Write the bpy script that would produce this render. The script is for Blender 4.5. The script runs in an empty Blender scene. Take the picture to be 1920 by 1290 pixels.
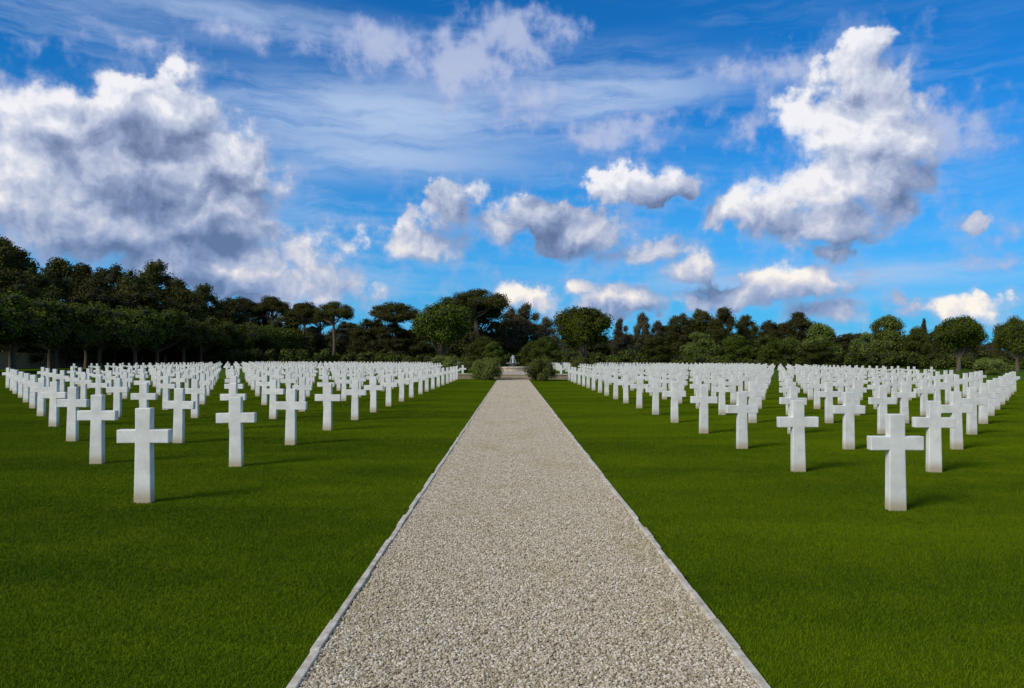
import bpy, math, random
import numpy as np
from mathutils import Vector, Matrix, Euler
rng=np.random.default_rng(7); random.seed(7)
S=bpy.context.scene
S.view_settings.view_transform='Standard'; S.view_settings.look='None'
S.view_settings.exposure=0; S.view_settings.gamma=1
F=1400.0; H=1.55; HY=672.0
ZOOM=1.0

def link(o,parent=None):
    S.collection.objects.link(o)
    if parent: o.parent=parent
    return o

# ---------------------------------------------------------------- node helpers
class NT:
    def __init__(s,tree): s.t=tree; s.n=tree.nodes; s.l=tree.links
    def add(s,typ,**kw):
        n=s.n.new(typ)
        for k,v in kw.items(): setattr(n,k,v)
        return n
    def setin(s,sock,v):
        if isinstance(v,bpy.types.NodeSocket): s.l.new(v,sock)
        elif v is not None: sock.default_value=v
    def math(s,op,a,b=None,c=None,clamp=False):
        n=s.add('ShaderNodeMath',operation=op,use_clamp=clamp)
        s.setin(n.inputs[0],a); s.setin(n.inputs[1],b); s.setin(n.inputs[2],c)
        return n.outputs[0]
    def vmath(s,op,a,b=None,c=None):
        n=s.add('ShaderNodeVectorMath',operation=op)
        s.setin(n.inputs[0],a); s.setin(n.inputs[1],b); s.setin(n.inputs[2],c)
        return n.outputs['Value'] if op in('LENGTH','DISTANCE','DOT_PRODUCT') else n.outputs[0]
    def ss(s,v,a,b,c=0.0,d=1.0):
        n=s.add('ShaderNodeMapRange',interpolation_type='SMOOTHSTEP')
        s.setin(n.inputs[0],v)
        for i,x in enumerate((a,b,c,d)): s.setin(n.inputs[1+i],x)
        return n.outputs[0]
    def lin(s,v,a,b,c=0.0,d=1.0):
        n=s.add('ShaderNodeMapRange')
        s.setin(n.inputs[0],v)
        for i,x in enumerate((a,b,c,d)): s.setin(n.inputs[1+i],x)
        return n.outputs[0]
    def noise(s,vec,scale,detail=3,rough=.5,dims='3D',dist=0.0):
        n=s.add('ShaderNodeTexNoise',noise_dimensions=dims)
        s.setin(n.inputs['Vector'],vec); n.inputs['Scale'].default_value=scale
        n.inputs['Detail'].default_value=detail; n.inputs['Roughness'].default_value=rough
        n.inputs['Distortion'].default_value=dist
        return n.outputs
    def mix(s,f,a,b,blend='MIX'):
        n=s.add('ShaderNodeMix',data_type='RGBA',blend_type=blend)
        s.setin(n.inputs[0],f)
        for i,v in ((6,a),(7,b)):
            if isinstance(v,tuple) and len(v)==3: v=(*v,1)
            s.setin(n.inputs[i],v)
        return n.outputs[2]
    def mapping(s,vec,scale=(1,1,1),rot=(0,0,0),loc=(0,0,0)):
        n=s.add('ShaderNodeMapping'); s.setin(n.inputs[0],vec)
        n.inputs['Scale'].default_value=scale; n.inputs['Rotation'].default_value=rot; n.inputs['Location'].default_value=loc
        return n.outputs[0]
    def ramp(s,f,stops):
        n=s.add('ShaderNodeValToRGB'); s.setin(n.inputs[0],f); e=n.color_ramp.elements
        e[0].position=stops[0][0]; e[0].color=(*stops[0][1],1); e[1].position=stops[-1][0]; e[1].color=(*stops[-1][1],1)
        for p,c in stops[1:-1]: x=e.new(p); x.color=(*c,1)
        return n.outputs[0]

def mat(name):
    m=bpy.data.materials.new(name); m.use_nodes=True
    t=NT(m.node_tree); b=m.node_tree.nodes['Principled BSDF']
    return m,t,b
def bump(t,b,h,strength=.5,dist=.01):
    n=t.add('ShaderNodeBump'); n.inputs['Strength'].default_value=strength; n.inputs['Distance'].default_value=dist
    t.setin(n.inputs['Height'],h); t.l.new(n.outputs[0],b.inputs['Normal'])

# ---------------------------------------------------------------- world
SUN_EL=math.radians(34); SUN_AZ=math.atan2(-0.72,-0.60)   # azimuth from +Y towards +X
w=bpy.data.worlds.new("World"); S.world=w; w.use_nodes=True
t=NT(w.node_tree); t.n.clear()
out=t.add('ShaderNodeOutputWorld')
def bgsh(c):
    b=t.add('ShaderNodeBackground'); t.setin(b.inputs[0],c); b.inputs[1].default_value=.1; return b.outputs[0]
sky=t.add('ShaderNodeTexSky',sky_type='NISHITA',sun_disc=False,sun_elevation=SUN_EL,sun_rotation=SUN_AZ)
sky.air_density=1.0; sky.dust_density=0.4; sky.ozone_density=2.5
tc=t.add('ShaderNodeTexCoord'); D=tc.outputs['Generated']
sep=t.add('ShaderNodeSeparateXYZ'); t.l.new(D,sep.inputs[0])
az=t.math('ARCTAN2',sep.outputs[0],sep.outputs[1]); el=t.math('ARCSINE',sep.outputs[2])
cmb=t.add('ShaderNodeCombineXYZ'); t.l.new(az,cmb.inputs[0]); t.l.new(el,cmb.inputs[1]); P=cmb.outputs[0]

def blobs(p,lst,k=.12,norm=100.,grow=1.0):
    acc=None
    for (x,y,rx,ry) in lst:
        rx*=grow; ry*=grow
        u=(x-960)/F; v=(HY-y)/F; a=math.atan(u); e=math.atan(v*math.cos(a))
        rx_=rx/F*math.cos(a)**1.5; ry_=ry/F*math.cos(a); s=min(1.3,max(.33,math.sqrt(rx*ry)/norm))
        q=t.vmath('LENGTH',t.vmath('MULTIPLY_ADD',p,(1/rx_,1/ry_,0),(-a/rx_,-e/ry_,0)))
        q=t.math('MULTIPLY_ADD',q,-s,s)
        acc=q if acc is None else t.math('SMOOTH_MAX',acc,q,k)
    return acc
solid=[(90,235,130,80),(225,210,85,70),(325,215,80,75),(55,350,190,120),(230,330,170,120),(390,290,110,75),(455,325,85,58),
 (170,420,220,75),(370,400,140,75),(440,430,105,50),(450,505,115,60),(575,480,60,50),(610,540,85,34),(340,485,130,62),(540,540,95,42),(470,390,60,45),
 (1600,125,75,62),(1655,190,82,74),(1610,250,120,90),(1650,325,95,95),(1545,350,95,65),(1445,382,100,48),(1560,405,120,45),(1500,215,55,45),(1700,270,70,60),(1390,388,60,28),
 (800,460,85,34),(835,395,60,46),(885,370,45,24),
 (1000,400,75,38),(1085,435,105,42),(1200,475,90,34),(1290,497,62,30),(940,415,45,28),
 (1150,340,50,36),(1235,350,65,32),(670,455,45,24),
 (1490,530,110,36),(1370,550,90,24),(1560,575,80,26),(1170,565,120,30),(980,555,90,24),(1815,575,85,22),(1815,412,34,26),(1545,467,55,14),(1080,550,60,18),(1300,560,70,20)]
thin=[(700,85,150,55),(860,120,160,70),(960,60,130,60),(995,190,75,60),(1150,245,140,50),(1370,120,80,30),(1470,130,80,50),(1790,235,110,65),(1850,265,100,32),(175,28,42,36),(50,75,50,16),(1390,235,60,40),(280,75,100,22),(440,60,90,28),(60,180,120,50),(1700,585,60,18),(1890,425,60,20),(1890,490,65,18)]
def near(l,a,b): return [q for q in l if q[0]+q[2]*1.6+90>a and q[0]-q[2]*1.6-90<b]
wn=t.noise(P,14,4,.55,'2D')[1]
Pw=t.vmath('MULTIPLY_ADD',t.vmath('SUBTRACT',wn,(.5,.5,.5)),(.050,.042,0),P)
def billow(p):
    v=t.add('ShaderNodeTexVoronoi',voronoi_dimensions='2D',feature='F1',normalize=True)
    t.setin(v.inputs['Vector'],p); v.inputs['Scale'].default_value=15; v.inputs['Detail'].default_value=4
    v.inputs['Roughness'].default_value=.48; v.inputs['Lacunarity'].default_value=2.2
    return t.math('SUBTRACT',1.0,t.math('MULTIPLY',v.outputs['Distance'],1.6))
L=(-0.50,0.86,0)
N0=billow(Pw); N1=billow(t.vmath('ADD',Pw,(L[0]*.013,L[1]*.013,0)))
fb=t.noise(P,30,6,.56,'2D')[0]
low=t.noise(P,6,2,.5,'2D')[0]
f=t.math('ADD',t.math('MULTIPLY_ADD',N0,.46,-.22),t.math('MULTIPLY_ADD',fb,.9,-.42))
warm=t.ss(el,.03,.26)
relief=t.math('MULTIPLY',t.math('SUBTRACT',N0,N1),.95)
soft=t.lin(low,.38,.62,.14,.50)
tone=t.math('ADD',t.math('MULTIPLY',t.ss(blobs(P,[(1040,430,400,130),(1400,560,600,60),(1880,440,130,110)]),0.0,.9),-.22),t.math('MULTIPLY',t.ss(blobs(P,[(70,340,150,120),(490,510,150,60),(230,170,220,60),(1590,230,190,170)]),0.0,.8),.15))
# cirrus
cz=t.mapping(P,(1.6,12,1),(0,0,math.radians(-7)))
c1=t.noise(t.vmath('MULTIPLY_ADD',wn,(.10,.25,0),cz),1.8,8,.62,'2D')[0]
cm=t.ss(t.noise(P,2.6,1,.5,'2D')[0],.35,.6)
cir=t.math('MULTIPLY',t.ss(c1,.42,.75),t.math('MULTIPLY_ADD',cm,.35,.05))
cB=blobs(P,[(720,215,430,80),(1120,180,300,90),(680,290,380,55),(1500,515,600,30),(430,30,330,45)],.3,300.)
cir=t.math('MAXIMUM',cir,t.math('MULTIPLY',t.math('MULTIPLY',t.ss(cB,-.25,.55),t.ss(c1,.22,.66)),.90))
s0=t.mix(1.0,sky.outputs[0],(0.07,0.72,1.34),'MULTIPLY')
skyc=t.mix(t.math('MULTIPLY',t.ss(el,-.02,.36,1.0,0.0),.62),s0,(1.1,4.2,7.8))
base=t.mix(cir,skyc,(4.6,5.9,8.2))
def region(a,b_):
    s_=near(solid,a,b_); th_=near(thin,a,b_)
    B0=blobs(Pw,s_,grow=1.06); B1=blobs(t.vmath('ADD',Pw,(L[0]*.036,L[1]*.036,0)),[q for q in s_ if q[2]>58],grow=1.06)
    Fs=t.math('ADD',B0,f); a_s=t.ss(Fs,-.03,soft)
    Ft=t.math('ADD',blobs(Pw,th_,.25),t.math('MULTIPLY_ADD',fb,1.5,-.75))
    col=t.mix(t.math('MULTIPLY',t.ss(Ft,-.10,.65),.80),base,t.mix(t.ss(Ft,.0,.9),(3.0,4.0,7.0),(5.2,5.8,7.7)))
    halo=t.math('MULTIPLY',t.ss(t.math('ADD',B0,t.math('MULTIPLY_ADD',fb,2.0,-1.0)),-.45,.45),.45)
    col=t.mix(halo,col,(3.9,4.8,7.1))
    lit=t.math('MULTIPLY_ADD',t.math('SUBTRACT',B0,B1),.75,.36)
    lit=t.math('ADD',lit,relief); lit=t.math('ADD',lit,tone)
    lit=t.math('ADD',lit,t.math('MULTIPLY_ADD',low,.8,-.40))
    lit=t.math('ADD',lit,t.math('MULTIPLY_ADD',fb,.7,-.35))
    lit=t.math('ADD',lit,t.ss(B0,.25,1.2,.06,-.10))
    lit=t.lin(lit,-.15,1.0)
    hi=t.ramp(lit,[(0,(.11,.16,.30)),(.2,(.18,.24,.41)),(.45,(.31,.38,.57)),(.75,(.58,.63,.77)),(1,(.88,.88,.93))])
    lo=t.ramp(lit,[(0,(.14,.23,.42)),(.3,(.26,.36,.58)),(.6,(.48,.54,.70)),(.85,(.80,.76,.76)),(1,(.98,.92,.83))])
    cc=t.mix(1.0,t.mix(warm,lo,hi),(10,10,10),'MULTIPLY')
    return bgsh(t.mix(a_s,col,cc))
def mixsh(f_,a,b_):
    n=t.add('ShaderNodeMixShader'); t.setin(n.inputs[0],f_); t.l.new(a,n.inputs[1]); t.l.new(b_,n.inputs[2]); return n.outputs[0]
def azp(x): return math.atan((x-960)/F)
R=[(-400,330),(330,720),(720,1120),(1120,1400),(1400,2400)]
sh=[region(a,b_) for a,b_ in R]
gt=lambda x: t.math('GREATER_THAN',az,azp(x))
m_=mixsh(gt(720),mixsh(gt(330),sh[0],sh[1]),mixsh(gt(1120),sh[2],mixsh(gt(1400),sh[3],sh[4])))
inwin=t.math('MULTIPLY',t.math('LESS_THAN',t.math('ABSOLUTE',az),.86),t.math('MULTIPLY',t.math('GREATER_THAN',el,-.01),t.math('LESS_THAN',el,.60)))
plain=bgsh(t.mix(.30,t.mix(1.0,sky.outputs[0],(0.30,0.78,1.1),'MULTIPLY'),(4.6,5.1,6.0)))
t.l.new(mixsh(inwin,plain,m_),out.inputs[0])

# sun (softened by passing cloud)
sd=bpy.data.lights.new('sun','SUN'); sd.energy=3.0; sd.angle=math.radians(20); sd.color=(1,.90,.75)
so=link(bpy.data.objects.new('sun',sd))
sv=Vector((math.sin(SUN_AZ)*math.cos(SUN_EL),math.cos(SUN_AZ)*math.cos(SUN_EL),math.sin(SUN_EL)))
so.rotation_euler=sv.to_track_quat('Z','Y').to_euler(); so.location=sv*50

# ---------------------------------------------------------------- materials
def grass_color(t,pos):
    n1=t.noise(t.mapping(pos,(.10,.42,1)),1.0,3,.55)[0]
    n2=t.noise(pos,1.3,4,.6)[0]
    n3=t.noise(t.mapping(pos,(.35,1.6,1)),1.0,3,.6)[0]
    a=t.mix(t.ss(n1,.34,.66),(.040,.088,.0008),(.100,.165,.0010))
    a=t.mix(t.math('MULTIPLY',t.ss(n3,.5,.72),.35),a,(.034,.075,.001))
    return t.mix(t.math('MULTIPLY',t.ss(n2,.45,.75),.5),a,(.145,.185,.002))
m_ground,t,b=mat('lawn_ground')
g=t.add('ShaderNodeNewGeometry'); pos=g.outputs['Position']
c=grass_color(t,pos); fine=t.noise(pos,60,4,.7)[0]
c=t.mix(t.math('MULTIPLY',t.ss(fine,.3,.7,1,0),.5),c,(.02,.05,.002))
t.l.new(c,b.inputs['Base Color']); b.inputs['Roughness'].default_value=.9; b.inputs['Specular IOR Level'].default_value=.05
bump(t,b,fine,.7,.03)
m_blade,t,b=mat('grass_blades')
g=t.add('ShaderNodeNewGeometry'); c=grass_color(t,g.outputs['Position'])
r=g.outputs['Random Per Island']
c=t.mix(t.math('MULTIPLY',r,.45),c,(.17,.22,.003)); 
t.l.new(c,b.inputs['Base Color']); b.inputs['Roughness'].default_value=.7; b.inputs['Specular IOR Level'].default_value=.05

m_marble,t,b=mat('white_marble')
tc=t.add('ShaderNodeTexCoord'); oi=t.add('ShaderNodeObjectInfo')
sc=t.add('ShaderNodeVectorMath',operation='SCALE'); sc.inputs[0].default_value=(31,17,23); t.l.new(oi.outputs['Random'],sc.inputs[3])
ov=t.vmath('ADD',tc.outputs['Object'],sc.outputs[0])
n=t.noise(ov,5,6,.65)[0]; n2=t.noise(ov,40,4,.6)[0]
c=t.mix(t.ss(n,.3,.7),(.64,.63,.60),(.82,.81,.77))
c=t.mix(t.math('MULTIPLY',t.ss(n2,.5,.8),.28),c,(.48,.46,.42))
sx=t.add('ShaderNodeSeparateXYZ'); t.l.new(tc.outputs['Object'],sx.inputs[0])
st=t.ss(t.math('MULTIPLY_ADD',n,-.16,sx.outputs[2]),-.06,.12,1,0)
c=t.mix(t.math('MULTIPLY',st,.8),c,(.40,.31,.17))
t.l.new(c,b.inputs['Base Color']); b.inputs['Roughness'].default_value=.5
bump(t,b,n2,.25,.003)

m_grav,t,b=mat('gravel_stones')
g=t.add('ShaderNodeNewGeometry'); r=g.outputs['Random Per Island']
c0=t.ramp(r,[(0,(.25,.20,.13)),(.2,(.37,.31,.21)),(.5,(.49,.42,.31)),(.8,(.60,.53,.42)),(1,(.76,.70,.60))])
pn=t.noise(t.mapping(g.outputs['Position'],(1,.4,1)),1.3,5,.65)[0]
c=t.mix(t.math('MULTIPLY',t.ss(pn,.48,.70),.35),c0,(.34,.28,.10))
t.l.new(c,b.inputs['Base Color']); b.inputs['Roughness'].default_value=.8; b.inputs['Specular IOR Level'].default_value=.2
m_gbase,t,b=mat('gravel_bed')
g=t.add('ShaderNodeNewGeometry'); v=t.add('ShaderNodeTexVoronoi'); t.l.new(g.outputs['Position'],v.inputs['Vector']); v.inputs['Scale'].default_value=70
c=t.mix(v.outputs['Color'],(.28,.22,.13),(.44,.37,.25)); t.l.new(c,b.inputs['Base Color']); b.inputs['Roughness'].default_value=.9
m_edge,t,b=mat('edging_stone')
g=t.add('ShaderNodeNewGeometry'); n=t.noise(g.outputs['Position'],9,6,.7)[0]
c=t.ramp(n,[(.32,(.32,.27,.18)),(.48,(.55,.49,.40)),(.65,(.74,.68,.60))])
t.l.new(c,b.inputs['Base Color']); b.inputs['Roughness'].default_value=.9; bump(t,b,n,.6,.01)
m_stone,t,b=mat('limestone')
g=t.add('ShaderNodeNewGeometry'); n=t.noise(g.outputs['Position'],3,6,.65)[0]
br=t.add('ShaderNodeTexBrick'); t.l.new(t.mapping(g.outputs['Position'],(1,1,1),(math.radians(90),0,0)),br.inputs['Vector']); br.inputs['Scale'].default_value=2.2
br.inputs['Color1'].default_value=(.34,.26,.18,1); br.inputs['Color2'].default_value=(.27,.21,.14,1); br.inputs['Mortar'].default_value=(.15,.12,.09,1); br.inputs['Mortar Size'].default_value=.012
c=t.mix(t.math('MULTIPLY',t.ss(n,.4,.7),.5),br.outputs[0],(.13,.11,.08)); t.l.new(c,b.inputs['Base Color']); b.inputs['Roughness'].default_value=.85
m_step,t,b=mat('pale_step_stone')
g=t.add('ShaderNodeNewGeometry'); n=t.noise(g.outputs['Position'],4,6,.65)[0]
t.l.new(t.mix(t.ss(n,.35,.7),(.52,.45,.35),(.36,.29,.21)),b.inputs['Base Color']); b.inputs['Roughness'].default_value=.85
m_water,t,b=mat('pool_water'); b.inputs['Base Color'].default_value=(.05,.09,.11,1); b.inputs['Roughness'].default_value=.08
m_jet,t,b=mat('fountain_spray'); b.inputs['Base Color'].default_value=(.8,.84,.88,1); b.inputs['Roughness'].default_value=.4
m_bark,t,b=mat('bark')
g=t.add('ShaderNodeNewGeometry'); n=t.noise(g.outputs['Position'],4,5,.7)[0]
t.l.new(t.mix(n,(.05,.038,.026),(.16,.125,.09)),b.inputs['Base Color']); b.inputs['Roughness'].default_value=.95
def leafmat(name,ca,cb,cc,k=1.7):
    ca,cb,cc=[tuple(min(.3,x*k) for x in q) for q in (ca,cb,cc)]
    m,t,b=mat(name); g=t.add('ShaderNodeNewGeometry')
    n=t.noise(g.outputs['Position'],.55,3,.6)[0]
    c=t.mix(t.ss(n,.35,.65),ca,cb); c=t.mix(t.math('MULTIPLY',t.ss(g.outputs['Random Per Island'],.4,1.0),.6),c,cc)
    oi=t.add('ShaderNodeObjectInfo'); h=t.add('ShaderNodeHueSaturation'); t.l.new(c,h.inputs['Color'])
    t.l.new(t.lin(oi.outputs['Random'],0,1,.65,1.4),h.inputs['Value']); t.l.new(t.lin(oi.outputs['Random'],0,1,.47,.505),h.inputs['Hue'])
    t.l.new(h.outputs[0],b.inputs['Base Color']); b.inputs['Roughness'].default_value=.8; b.inputs['Specular IOR Level'].default_value=.08
    return m
lf_pine=leafmat('pine_needles',(.017,.020,.004),(.034,.037,.007),(.068,.058,.012),1.75)
lf_fic=leafmat('ficus_leaves',(.016,.026,.003),(.034,.050,.005),(.080,.090,.008),1.8)
lf_round=leafmat('round_tree_leaves',(.018,.034,.003),(.038,.058,.004),(.094,.110,.008),1.6)
lf_light=leafmat('pale_leaves',(.036,.056,.010),(.058,.082,.014),(.105,.125,.024),1.9)
lf_euc=leafmat('eucalyptus_leaves',(.028,.024,.014),(.046,.040,.021),(.085,.068,.036),1.8)
lf_ole=leafmat('oleander_leaves',(.026,.036,.008),(.045,.060,.012),(.10,.118,.026),2.6)
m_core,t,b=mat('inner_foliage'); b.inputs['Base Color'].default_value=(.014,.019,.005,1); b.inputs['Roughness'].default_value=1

# ---------------------------------------------------------------- mesh helpers
class MB:
    def __init__(s): s.v=[]; s.f=[]; s.m=[]; s.nv=0
    def add(s,v,f,mi):
        v=np.asarray(v,float); f=np.asarray(f,int)
        s.v.append(v); s.f.append((f+s.nv)); s.m.append(np.full(len(f),mi)); s.nv+=len(v)
    def mesh(s,name,mats,smooth=False):
        me=bpy.data.meshes.new(name); V=np.concatenate(s.v)
        tot=np.concatenate([np.full(len(f),f.shape[1]) for f in s.f]); idx=np.concatenate([f.ravel() for f in s.f])
        st=np.concatenate([[0],np.cumsum(tot)[:-1]])
        me.vertices.add(len(V)); me.vertices.foreach_set('co',V.ravel())
        me.loops.add(len(idx)); me.loops.foreach_set('vertex_index',idx.astype(np.int32))
        me.polygons.add(len(tot)); me.polygons.foreach_set('loop_start',st.astype(np.int32)); me.polygons.foreach_set('loop_total',tot.astype(np.int32))
        me.polygons.foreach_set('material_index',np.concatenate(s.m).astype(np.int32))
        me.polygons.foreach_set('use_smooth',np.full(len(tot),smooth))
        for m in mats: me.materials.append(m)
        me.update(calc_edges=True); me.validate(); return me
def box(mb,x0,x1,y0,y1,z0,z1,mi=0):
    v=[(x,y,z) for z in(z0,z1) for y in(y0,y1) for x in(x0,x1)]
    mb.add(v,[(0,2,3,1),(4,5,7,6),(0,1,5,4),(2,6,7,3),(0,4,6,2),(1,3,7,5)],mi)
def tube(mb,pts,rad,mi=0,n=8):
    pts=[np.array(p,float) for p in pts]; vs=[]; fs=[]
    for i,p in enumerate(pts):
        d=pts[min(i+1,len(pts)-1)]-pts[max(i-1,0)]; d/=np.linalg.norm(d)+1e-9
        a=np.cross(d,(0.13,1,0.07)); a/=np.linalg.norm(a)+1e-9; bb=np.cross(d,a)
        for k in range(n):
            th=2*math.pi*k/n; vs.append(p+rad[i]*(math.cos(th)*a+math.sin(th)*bb))
    for i in range(len(pts)-1):
        for k in range(n):
            fs.append((i*n+k,i*n+(k+1)%n,(i+1)*n+(k+1)%n,(i+1)*n+k))
    mb.add(vs,fs,mi)
import bmesh
def ico(sub):
    bm=bmesh.new(); bmesh.ops.create_icosphere(bm,subdivisions=sub,radius=1)
    v=np.array([x.co[:] for x in bm.verts]); f=np.array([[q.index for q in p.verts] for p in bm.faces]); bm.free(); return v,f
I1=ico(1)
def leaves(mb,C,R,n,size,mi=1,asp=.55,inner=.72,outer=1.12,up=0.25):
    C=np.asarray(C,float); R=np.asarray(R,float); wgt=(R[:,0]*R[:,2]); k=rng.choice(len(C),n,p=wgt/wgt.sum())
    d=rng.normal(size=(n,3)); d/=np.linalg.norm(d,axis=1)[:,None]
    p=C[k]+d*R[k]*rng.uniform(inner,outer,(n,1))
    nn=d+rng.normal(size=(n,3))*.75; nn[:,2]+=up; nn/=np.linalg.norm(nn,axis=1)[:,None]
    a=np.cross(nn,rng.normal(size=(n,3))); a/=np.linalg.norm(a,axis=1)[:,None]; b_=np.cross(nn,a)
    s=size*rng.uniform(.6,1.35,(n,1))
    v=np.stack([p-a*s,p-b_*s*asp,p+a*s,p+b_*s*asp],1).reshape(-1,3)
    mb.add(v,np.arange(4*n).reshape(-1,4),mi)
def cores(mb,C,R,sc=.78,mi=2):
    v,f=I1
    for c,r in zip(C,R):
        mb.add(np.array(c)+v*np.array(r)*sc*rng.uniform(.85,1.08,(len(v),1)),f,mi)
def limbs(mb,base,C,r0,frac=.8,maxn=12):
    idx=rng.permutation(len(C))[:maxn]
    for i in idx:
        c=np.array(C[i]); s=np.array(base)+np.array([0,0,rng.uniform(-.15,.25)*c[2]*.3])
        m_=(s+c)/2+rng.normal(size=3)*.15; m_[2]-=.08*abs(c[2]-s[2])
        tube(mb,[s,m_,c],[r0,r0*.6,r0*.25],0,6)
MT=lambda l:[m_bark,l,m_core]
def crown(cx,cz,rx,rz,n,cr,flat=.8,box_=False,surf=.55):
    C=[];R=[]
    for i in range(n):
        if box_: p=rng.uniform(-1,1,3)
        else:
            d=rng.normal(size=3); d/=np.linalg.norm(d); p=d*rng.uniform(surf,1)
        C.append((cx+p[0]*rx,p[1]*rx,cz+p[2]*rz)); r=cr*rng.uniform(.7,1.25); R.append((r,r,r*flat))
    return C,R
def tree_ficus(name):
    mb=MB(); C,R=crown(0,5.3,2.7,1.7,46,1.05,.85,True)
    tube(mb,[(0,0,-.2),(.05,0,1.4),(0,.05,2.9),(0,0,4.8)],[.26,.19,.16,.08],0,9); limbs(mb,(0,0,2.2),C,.10,maxn=9)
    cores(mb,C,R,.75); leaves(mb,C,R,11000,.13); return mb.mesh(name,MT(lf_fic))
def tree_round(name,lf=None,n=60):
    mb=MB(); C,R=crown(0,5.1,2.9,2.1,n,.85,.85)
    C.append((0,0,5.0)); R.append((2.4,2.4,1.8))
    tube(mb,[(0,0,-.2),(.1,0,1.2),(-.05,.1,2.6),(0,0,5)],[.34,.24,.2,.08],0,9); limbs(mb,(0,0,1.5),C,.13)
    cores(mb,C,R,.74); leaves(mb,C,R,20000,.105,inner=.68,outer=1.2); return mb.mesh(name,MT(lf or lf_round))
def tree_pine(name,spread=3.8,h=14,open_=.6):
    mb=MB(); C=[];R=[]
    for i in range(38):
        a=rng.uniform(0,6.28); q=math.sqrt(rng.uniform(0,1)); rr=q*spread
        z=h-1.2-(q**2)*1.7-rng.uniform(0,1)*open_*4.0*(1-.3*q); r=rng.uniform(.7,1.25)
        C.append((rr*math.cos(a),rr*math.sin(a),z)); R.append((r*1.15,r*1.15,r*.62))
    tube(mb,[(0,0,-.3),(.3,0,h*.3),(-.1,.1,h*.6),(0,0,h*.85)],[.42,.33,.26,.1],0,9); limbs(mb,(0,0,h*.6),C,.12,maxn=20)
    cores(mb,C,R,.66); leaves(mb,C,R,14000,.14,asp=.4,outer=1.25); return mb.mesh(name,MT(lf_pine))
def tree_forest(name,lf,h=13,wd=4.0,n=78,size=.15,gap=.68):
    mb=MB(); C=[];R=[]
    for i in range(n):
        z=rng.uniform(.16,1); prof=wd*(math.sin(math.pi*min(1,(z*.90+.08)))**.62); a=rng.uniform(0,6.28); q=math.sqrt(rng.uniform(.05,1))
        r=rng.uniform(.6,1.3)*(1.15-.35*z)
        C.append((prof*q*math.cos(a)*.8,prof*q*math.sin(a)*.8,z*h-.8)); R.append((r*1.1,r*1.1,r*.95))
    tube(mb,[(0,0,-.3),(.2,0,h*.3),(0,.1,h*.6),(0,0,h*.9)],[.4,.3,.2,.06],0,8); limbs(mb,(0,0,h*.35),C,.1,maxn=16)
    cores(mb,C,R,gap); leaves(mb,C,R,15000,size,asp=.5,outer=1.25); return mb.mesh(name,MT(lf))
def tree_cypress(name):
    mb=MB(); C=[];R=[]
    for i in range(26):
        z=i/25; r=.75*math.sin(math.pi*min(1,z*.8+.15))**.7+.12; C.append((rng.normal()*.12,rng.normal()*.12,.6+z*8.6)); R.append((r,r,.6))
    tube(mb,[(0,0,-.2),(0,0,4),(0,0,9)],[.2,.12,.03],0,7); cores(mb,C,R,.8); leaves(mb,C,R,5000,.13,asp=.4); return mb.mesh(name,MT(lf_pine))
def bush(name):
    mb=MB(); C=[];R=[]
    for i in range(34):
        a=rng.uniform(0,6.28); q=math.sqrt(rng.uniform(0,1)); z=rng.uniform(.15,1)
        rr=q*1.0*math.sqrt(max(.05,1-.55*z*z)); C.append((rr*math.cos(a),rr*math.sin(a),z*1.35)); r=rng.uniform(.22,.38); R.append((r,r,r))
    for i in range(14):
        a=rng.uniform(0,6.28); tube(mb,[(0,0,-.05),(.3*math.cos(a),.3*math.sin(a),.6),(.7*math.cos(a),.7*math.sin(a),1.3)],[.03,.02,.01],0,5)
    cores(mb,C,R,.7); leaves(mb,C,R,12000,.065,asp=.28,outer=1.45,up=.6); return mb.mesh(name,MT(lf_ole))

def put(name,me,px,topy,wpx,Z,baseh,basew,gz=0):
    o=link(bpy.data.objects.new(name,me)); h=(HY-topy)/F*Z+H; ww=wpx/F*Z
    o.location=((px-960)/F*Z,Z,gz); o.scale=(ww/basew,ww/basew,h/baseh); o.rotation_euler[2]=random.uniform(0,6.28); return o

# ---------------------------------------------------------------- ground
mb=MB(); mb.add([(-2500,-300,0),(2500,-300,0),(2500,4000,0),(-2500,4000,0)],[(0,1,2,3)],0)
link(bpy.data.objects.new('ground',mb.mesh('ground',[m_ground])))
PL,PR=-1.0,1.17; PE=54.5
mb=MB(); mb.add([(PL,-3,.004),(PR,-3,.004),(PR,PE,.004),(PL,PE,.004)],[(0,1,2,3)],0)
path=link(bpy.data.objects.new('gravel_path',mb.mesh('gravel_path',[m_gbase])))
TW=(PR-PL)/2
def face_instancer(name,tiles,child,parent=None):
    vs=[];fs=[]
    for cx,cy,k in tiles:
        q=[(-.5,-.5),(.5,-.5),(.5,.5),(-.5,.5)]; q=q[k:]+q[:k]; b0=len(vs)
        vs+= [(cx+a*.2,cy+b_*.2,0) for a,b_ in q]; fs.append((b0,b0+1,b0+2,b0+3))
    me=bpy.data.meshes.new(name); me.from_pydata(vs,[],fs); o=link(bpy.data.objects.new(name,me),parent)
    o.instance_type='FACES'; o.show_instancer_for_render=False; o.show_instancer_for_viewport=False
    child.parent=o; return o
n=int(9500*TW*TW); v,f=I1[0],I1[1]
pc=np.stack([rng.uniform(-TW/2,TW/2,n),rng.uniform(-TW/2,TW/2,n),rng.uniform(.003,.012,n)],1)
s3=rng.uniform(.0055,.0105,(n,1,1))*rng.uniform(.65,1.2,(n,1,3)); s3[:,:,2]*=.75
th=rng.uniform(0,6.28,n); vv=v[None]*s3*rng.uniform(.85,1.15,(n,len(v),1))
x=vv[:,:,0]*np.cos(th)[:,None]-vv[:,:,1]*np.sin(th)[:,None]; y=vv[:,:,0]*np.sin(th)[:,None]+vv[:,:,1]*np.cos(th)[:,None]
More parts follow.
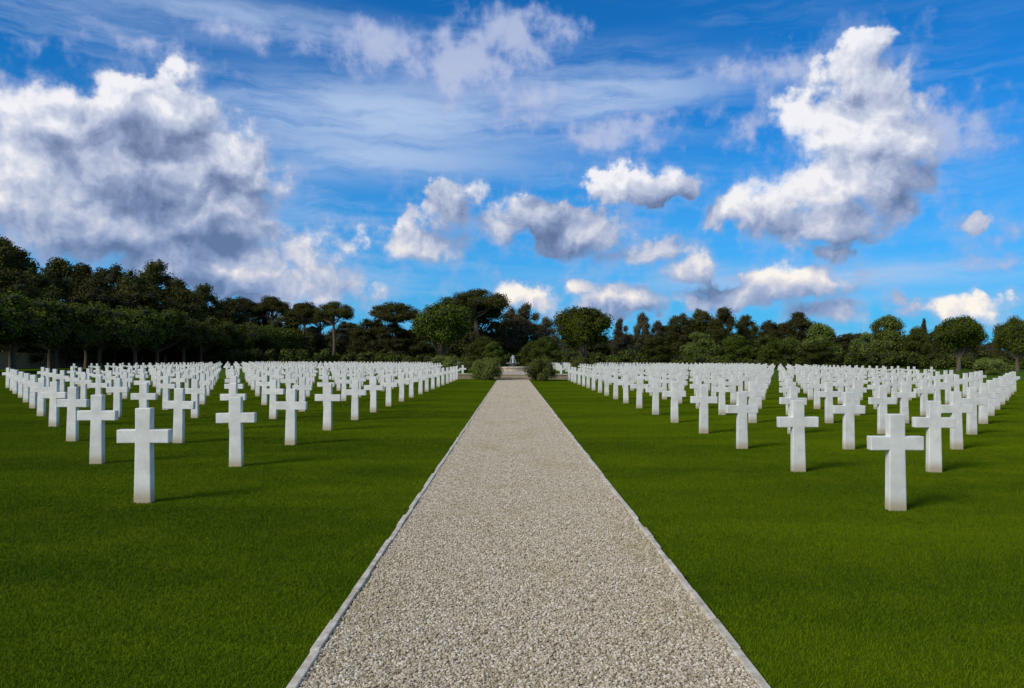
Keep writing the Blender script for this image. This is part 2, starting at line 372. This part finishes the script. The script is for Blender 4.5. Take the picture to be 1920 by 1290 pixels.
vv=np.stack([x,y,vv[:,:,2]],2)+pc[:,None,:]
mb=MB(); mb.add(vv.reshape(-1,3),(f[None]+(np.arange(n)*len(v))[:,None,None]).reshape(-1,3),0)
sp=link(bpy.data.objects.new('stones_patch',mb.mesh('stones_patch',[m_grav])))
tl=[]; y=-2+TW/2
while y<PE-TW/2:
    for cx in (PL+TW/2,PR-TW/2): tl.append((cx,y,random.randrange(4)))
    y+=TW
gs=face_instancer('gravel',tl,sp)
for nm,xx in (('path_edging',PL-.024),('path_edging.001',PR+.024)):
    mb=MB(); y=-3.0
    while y<PE:
        l=random.uniform(.28,.55); j=random.uniform(-.005,.005); w_=random.uniform(.018,.026)
        box(mb,xx-w_+j,xx+w_+j,y,min(y+l-.006,PE),-.05,.024+random.uniform(-.006,.006)); y+=l
    me=mb.mesh(nm,[m_edge]); o=link(bpy.data.objects.new(nm,me)); bv=o.modifiers.new('b','BEVEL'); bv.width=.005; bv.segments=2
n=11500
bx=rng.uniform(-.5,.5,n); by=rng.uniform(-.5,.5,n); h=rng.uniform(.010,.024,n); th=rng.uniform(0,6.28,n); wd=rng.uniform(.0013,.0025,n)
lx=rng.normal(0,.010,n); ly=rng.normal(0,.010,n)
v0=np.stack([bx-np.cos(th)*wd,by-np.sin(th)*wd,np.zeros(n)],1); v1=np.stack([bx+np.cos(th)*wd,by+np.sin(th)*wd,np.zeros(n)],1); v2=np.stack([bx+lx,by+ly,h],1)
mb=MB(); mb.add(np.stack([v0,v1,v2],1).reshape(-1,3),np.arange(3*n).reshape(-1,3),0)
gp=link(bpy.data.objects.new('grass_patch',mb.mesh('grass_patch',[m_blade])))
tl=[]
for sgn,x0 in ((-1,PL-.04),(1,PR+.04)):
    for iy in range(-1,56):
        for ix in range(0,int(max(5,(iy+2)*.78+3))):
            tl.append((x0+sgn*(ix+.5),iy+.5,random.randrange(4)))
face_instancer('lawn_grass',tl,gp)

# ---------------------------------------------------------------- crosses
def cross_mesh():
    bm=bmesh.new(); zt=1.0
    pr=[(-.092,-.05),(.092,-.05),(.081,.63),(.273,.628),(.275,.772),(.080,.772),(.083,zt),(-.083,zt),(-.080,.772),(-.275,.772),(-.273,.628),(-.081,.63)]
    vs=[bm.verts.new((x,-.05,z)) for x,z in pr]; fc=bm.faces.new(vs)
    r=bmesh.ops.extrude_face_region(bm,geom=[fc]); 
    for e in r['geom']:
        if isinstance(e,bmesh.types.BMVert): e.co.y+=.10
    bmesh.ops.recalc_face_normals(bm,faces=bm.faces)
    bmesh.ops.bevel(bm,geom=list(bm.edges),offset=.009,segments=2,profile=.5,affect='EDGES')
    me=bpy.data.meshes.new('cross_headstone'); bm.to_mesh(me); bm.free(); me.materials.append(m_marble); return me
cm_=cross_mesh()
def cross(x,y):
    o=link(bpy.data.objects.new('cross_headstone',cm_)); o.location=(x+random.uniform(-.02,.02),y+random.uniform(-.03,.03),random.uniform(-.015,.01))
    o.rotation_euler=(random.gauss(0,.007),random.gauss(0,.007),random.gauss(0,.03))
for k in range(12):
    for j in range(k,18):
        y=7.99+2.65*j+.22*k
        if y<54 and k<11: cross(-(3.91+2.08*k),y)
        y=7.73+2.60*j
        if y<54: cross(3.97+1.86*k,y)
bmx=bmesh.new(); bmx.from_mesh(cm_); bmesh.ops.triangulate(bmx,faces=bmx.faces); cv=np.array([v.co[:] for v in bmx.verts]); cf=np.array([[q.index for q in p.verts] for p in bmx.faces]); bmx.free()
mb=MB()
for sg,dx,dy in ((-1,2.08,2.65),(1,1.86,2.60)):
    for k in range(0,17):
        for j in range(0,22):
            y=60+dy*j+(.22*k if sg<0 else 0); xx=3.95+dx*k
            if 62<y<90 and xx<6.2: continue
            mb.add(cv+np.array([sg*xx,y,random.uniform(-.02,.02)]),cf,0)
link(bpy.data.objects.new('distant_cross_headstones',mb.mesh('distant_cross_headstones',[m_marble])))

# ---------------------------------------------------------------- steps, terrace, fountain
cx=.09
mb=MB()
for i in range(3):
    y0=55.0+.4*i; y1=y0+.4 if i<2 else 57.0
    box(mb,cx-1.75,cx+1.75,y0+.03,y1+.028 if i<2 else y1,-.05,.12*(i+1)-.045,0)
    box(mb,cx-1.78,cx+1.78,y0,y1+.027 if i<2 else y1-.002,.12*(i+1)-.042,.12*(i+1),1)
o=link(bpy.data.objects.new('stone_steps',mb.mesh('stone_steps',[m_stone,m_step])))
mb=MB(); box(mb,cx-1.9,cx+1.9,57.003,84,-.05,.355); link(bpy.data.objects.new('terrace',mb.mesh('terrace',[m_step])))
for s,nm in ((-1,'low_stone_wall'),(1,'low_stone_wall.001')):
    mb=MB(); xa,xb=sorted((cx+s*1.80,cx+s*4.2)); box(mb,xa,xb,55.2,55.6,-.05,.34); box(mb,xa+.004,xb+.02,55.15,55.65,.343,.42,1)
    link(bpy.data.objects.new(nm,mb.mesh(nm,[m_stone,m_step])))
fz=.355; fy=70
def lathe(mb,prof,mi=0,n=40,c=(0,0,0)):
    vs=[(c[0]+r*math.cos(2*math.pi*k/n),c[1]+r*math.sin(2*math.pi*k/n),c[2]+z) for r,z in prof for k in range(n)]
    fs=[(i*n+k,i*n+(k+1)%n,(i+1)*n+(k+1)%n,(i+1)*n+k) for i in range(len(prof)-1) for k in range(n)]
    mb.add(vs,fs,mi)
mb=MB(); c=(cx,fy,fz)
lathe(mb,[(1.75,0),(1.75,.30),(1.82,.30),(1.82,.42),(1.5,.42),(1.5,.1),(0.01,.1)],0,40,c)
lathe(mb,[(.28,.1),(.2,.2),(.14,.5),(.2,.62),(.62,.72),(.66,.78),(.6,.78),(.01,.70)],0,28,c)
lathe(mb,[(1.5,.33),(.01,.33)],1,40,c)
lathe(mb,[(.06,.7),(.045,1.0),(.03,1.25),(.005,1.42)],2,10,c)
nn=900; q=rng.uniform(0,1,nn); aa=rng.uniform(0,6.28,nn)
rr=.05+.42*q; zz=1.4-1.0*q**2+rng.normal(0,.04,nn); pp=np.stack([cx+rr*np.cos(aa)*.8,fy+rr*np.sin(aa)*.8,fz+zz],1)
sz=.013; vtx=np.stack([pp+rng.normal(0,sz,(nn,3)) for _ in range(3)],1).reshape(-1,3); mb.add(vtx,np.arange(3*nn).reshape(-1,3),2)
link(bpy.data.objects.new('fountain',mb.mesh('fountain',[m_step,m_water,m_jet])))

# ---------------------------------------------------------------- vegetation
fic=[tree_ficus('ficus_%d'%i) for i in range(4)]
z=58
while z<215:
    for row,xo in ((0,-48.5),(1,-56)):
        o=link(bpy.data.objects.new('clipped_ficus_tree',random.choice(fic))); o.location=(xo+random.uniform(-.4,.4),z+row*3+random.uniform(-.5,.5),0)
        s=random.uniform(.93,1.06)*(1+.03*row); o.scale=(s*1.12,s*1.12,s*1.02); o.rotation_euler[2]=random.choice((0,1.57,3.14,4.71))+random.uniform(-.1,.1)
    z+=7.4
pines=[tree_pine('pine_0'),tree_pine('pine_1',4.2,14,.9),tree_pine('pine_2',3.5,14,.35)]
fors=[tree_forest('forest_%d'%i,lf_pine,13,4.0) for i in range(3)]
eucs=[tree_forest('euc_%d'%i,lf_euc,13,3.6,60) for i in range(2)]
grn=[tree_forest('grn_%d'%i,lf_fic,11,4.2,70) for i in range(2)]
pal=[tree_forest('pal_%d'%i,lf_light,10,4.2,70) for i in range(2)]
rnd=[tree_round('round_0'),tree_round('round_1',lf_fic),tree_round('round_2')]
cyp=tree_cypress('cypress')
for (x,ty,wp,Z) in ((-190,420,150,100),(-90,425,140,108),(-10,450,110,108),(35,470,90,112),(105,488,95,118),(65,500,90,104),(155,498,85,124),(205,490,95,124),(250,503,85,120),(290,493,95,130),(330,526,75,130),(380,536,80,140),(345,545,80,125),(425,554,70,150),(180,525,110,106),(260,535,110,110),(20,510,120,98)):
    put('pine_tree',random.choice(fors),x,ty,wp*1.12,Z,12.7,7.6)
for (x,ty,wp,Z) in ((455,553,80,170),(510,550,75,170),(570,562,75,165),(625,556,80,160),(600,575,60,175),(5,440,70,125)):
    put('umbrella_pine_tree',random.choice(pines),x,ty,wp,Z,14,9.2)
for (x,ty,wp,Z) in ((480,575,80,180),(540,585,90,182),(650,600,80,185),(410,575,80,165)):
    put('pine_tree',random.choice(fors),x,ty,wp,Z,12.7,7.6)
put('umbrella_pine_tree',pines[1],742,554,95,150,14,9.2); put('umbrella_pine_tree',pines[0],892,530,128,130,14,8.8)
put('pine_tree',fors[0],890,545,116,134,12.7,7.6)
for (x,ty,wp,Z) in ((695,595,85,158),(735,608,90,150),(785,612,80,152),(850,600,80,150)): put('pine_tree',random.choice(fors),x,ty,wp,Z,12.7,7.6)
put('evergreen_tree',rnd[1],828,556,122,92,8,7.6)
put('evergreen_tree',rnd[0],1095,566,134,87,8,7.6)
for (x,ty,wp,Z) in ((960,578,60,140),(990,568,70,138),(1022,594,55,136),(945,600,50,150)): put('eucalyptus_tree',random.choice(eucs),x,ty,wp,Z,12.7,7.0)
for (x,ty,wp,Z) in ((905,632,60,112),(1025,630,60,112),(925,640,50,105),(1000,640,50,118)): put('broadleaf_tree',random.choice(grn),x,ty,wp,Z,10.7,8)
for (x,ty,wp,Z) in ((1165,596,40,150),(1205,586,42,155),(1235,600,45,150),(1560,620,60,150)): put('eucalyptus_tree',random.choice(eucs),x,ty,wp,Z,12.7,7.0)
for (x,ty,wp,Z) in ((1275,582,62,150),(1312,573,66,155),(1355,576,66,150),(1398,590,60,155),(1445,595,60,152),(1500,584,72,150),(1250,610,70,150),(1640,635,70,160),(1590,624,70,150),(1340,598,80,158),(1470,604,70,158)): put('pine_tree',random.choice(fors),x,ty,wp,Z,12.7,7.6)
for (x,ty,wp,Z) in ((1540,605,74,140),(1665,590,88,130),(1310,622,75,130),(1625,622,60,140),(1480,632,64,128)): put('pale_leaved_tree',random.choice(pal),x,ty,wp,Z,9.7,8)
for (x,ty,wp,Z) in ((1440,628,72,125),(1380,626,66,128),(1530,640,80,120),(1720,612,60,125),(1230,628,72,125)): put('broadleaf_tree',random.choice(grn),x,ty,wp,Z,10.7,8)
put('evergreen_tree',rnd[2],1797,580,112,102,8,7.6); put('evergreen_tree',rnd[1],1908,588,90,100,8,7.6); put('evergreen_tree',rnd[0],2010,580,110,100,8,7.6)
for (x,ty,wp,Z) in ((1733,597,14,140),(1870,612,12,130),(1757,610,14,150)):
    put('cypress_tree',cyp,x,ty,wp,Z,9.4,1.7)
prof=[(-300,560),(400,600),(650,622),(700,615),(900,640),(1150,628),(1500,625),(1700,632),(1920,630),(2300,620)]
mb=MB(); C=[];R=[]
for i in range(900):
    Z=rng.uniform(158,185); x=rng.uniform(-300,2300); top=np.interp(x,[p[0] for p in prof],[p[1] for p in prof])+rng.normal()*6
    hmax=(HY-top)/F*Z+H; r=rng.uniform(1.2,2.4); zc=rng.uniform(.0,1)**.7*(hmax-r*.7)
    C.append(((x-960)/F*Z,Z,max(.8,zc))); R.append((r*1.2,r,r*.8))
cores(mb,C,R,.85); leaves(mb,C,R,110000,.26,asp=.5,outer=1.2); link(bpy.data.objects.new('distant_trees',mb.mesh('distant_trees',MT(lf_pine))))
mb=MB(); C=[];R=[]
for i in range(620):
    x=rng.uniform(-62,92); C.append((x,124+rng.uniform(-.8,.8),rng.uniform(.3,2.0)+.5*math.sin(x*.13))); r=rng.uniform(.5,.9); R.append((r,r,r))
cores(mb,C,R,.85); leaves(mb,C,R,50000,.17,asp=.5,outer=1.15); link(bpy.data.objects.new('hedge',mb.mesh('hedge',MT(lf_fic))))
mb=MB(); box(mb,-64,-63.5,50,220,-.1,1.9); box(mb,-64.05,-63.45,50,220,1.903,2.05); link(bpy.data.objects.new('boundary_wall',mb.mesh('boundary_wall',[m_step])))
bu=[bush('oleander_%d'%i) for i in range(3)]
for (x,by_,wp,hp) in ((914,713,66,46),(1013,714,68,48),(835,697,62,32),(1090,697,64,32),(1858,700,70,34),(875,699,40,26)):
    Z=H*F/(by_-HY); o=link(bpy.data.objects.new('oleander_bush',random.choice(bu))); o.location=((x-960)/F*Z,Z,0)
    ww=wp/F*Z; hh=hp/F*Z; o.scale=(ww/2.6,ww/2.6,hh/1.75); o.rotation_euler[2]=random.uniform(0,6)

# ---------------------------------------------------------------- camera
cd=bpy.data.cameras.new('camera'); cd.sensor_width=36; cd.lens=36*F/1920*ZOOM; cd.clip_end=6000; cd.clip_start=.05
co=link(bpy.data.objects.new('camera',cd))
pitch=math.atan((HY-645)/F)
co.matrix_world=Matrix.Translation((0,0,H))@Matrix.Rotation(math.pi/2+pitch,4,'X')@Matrix.Rotation(math.radians(.2),4,'Z')
S.camera=co
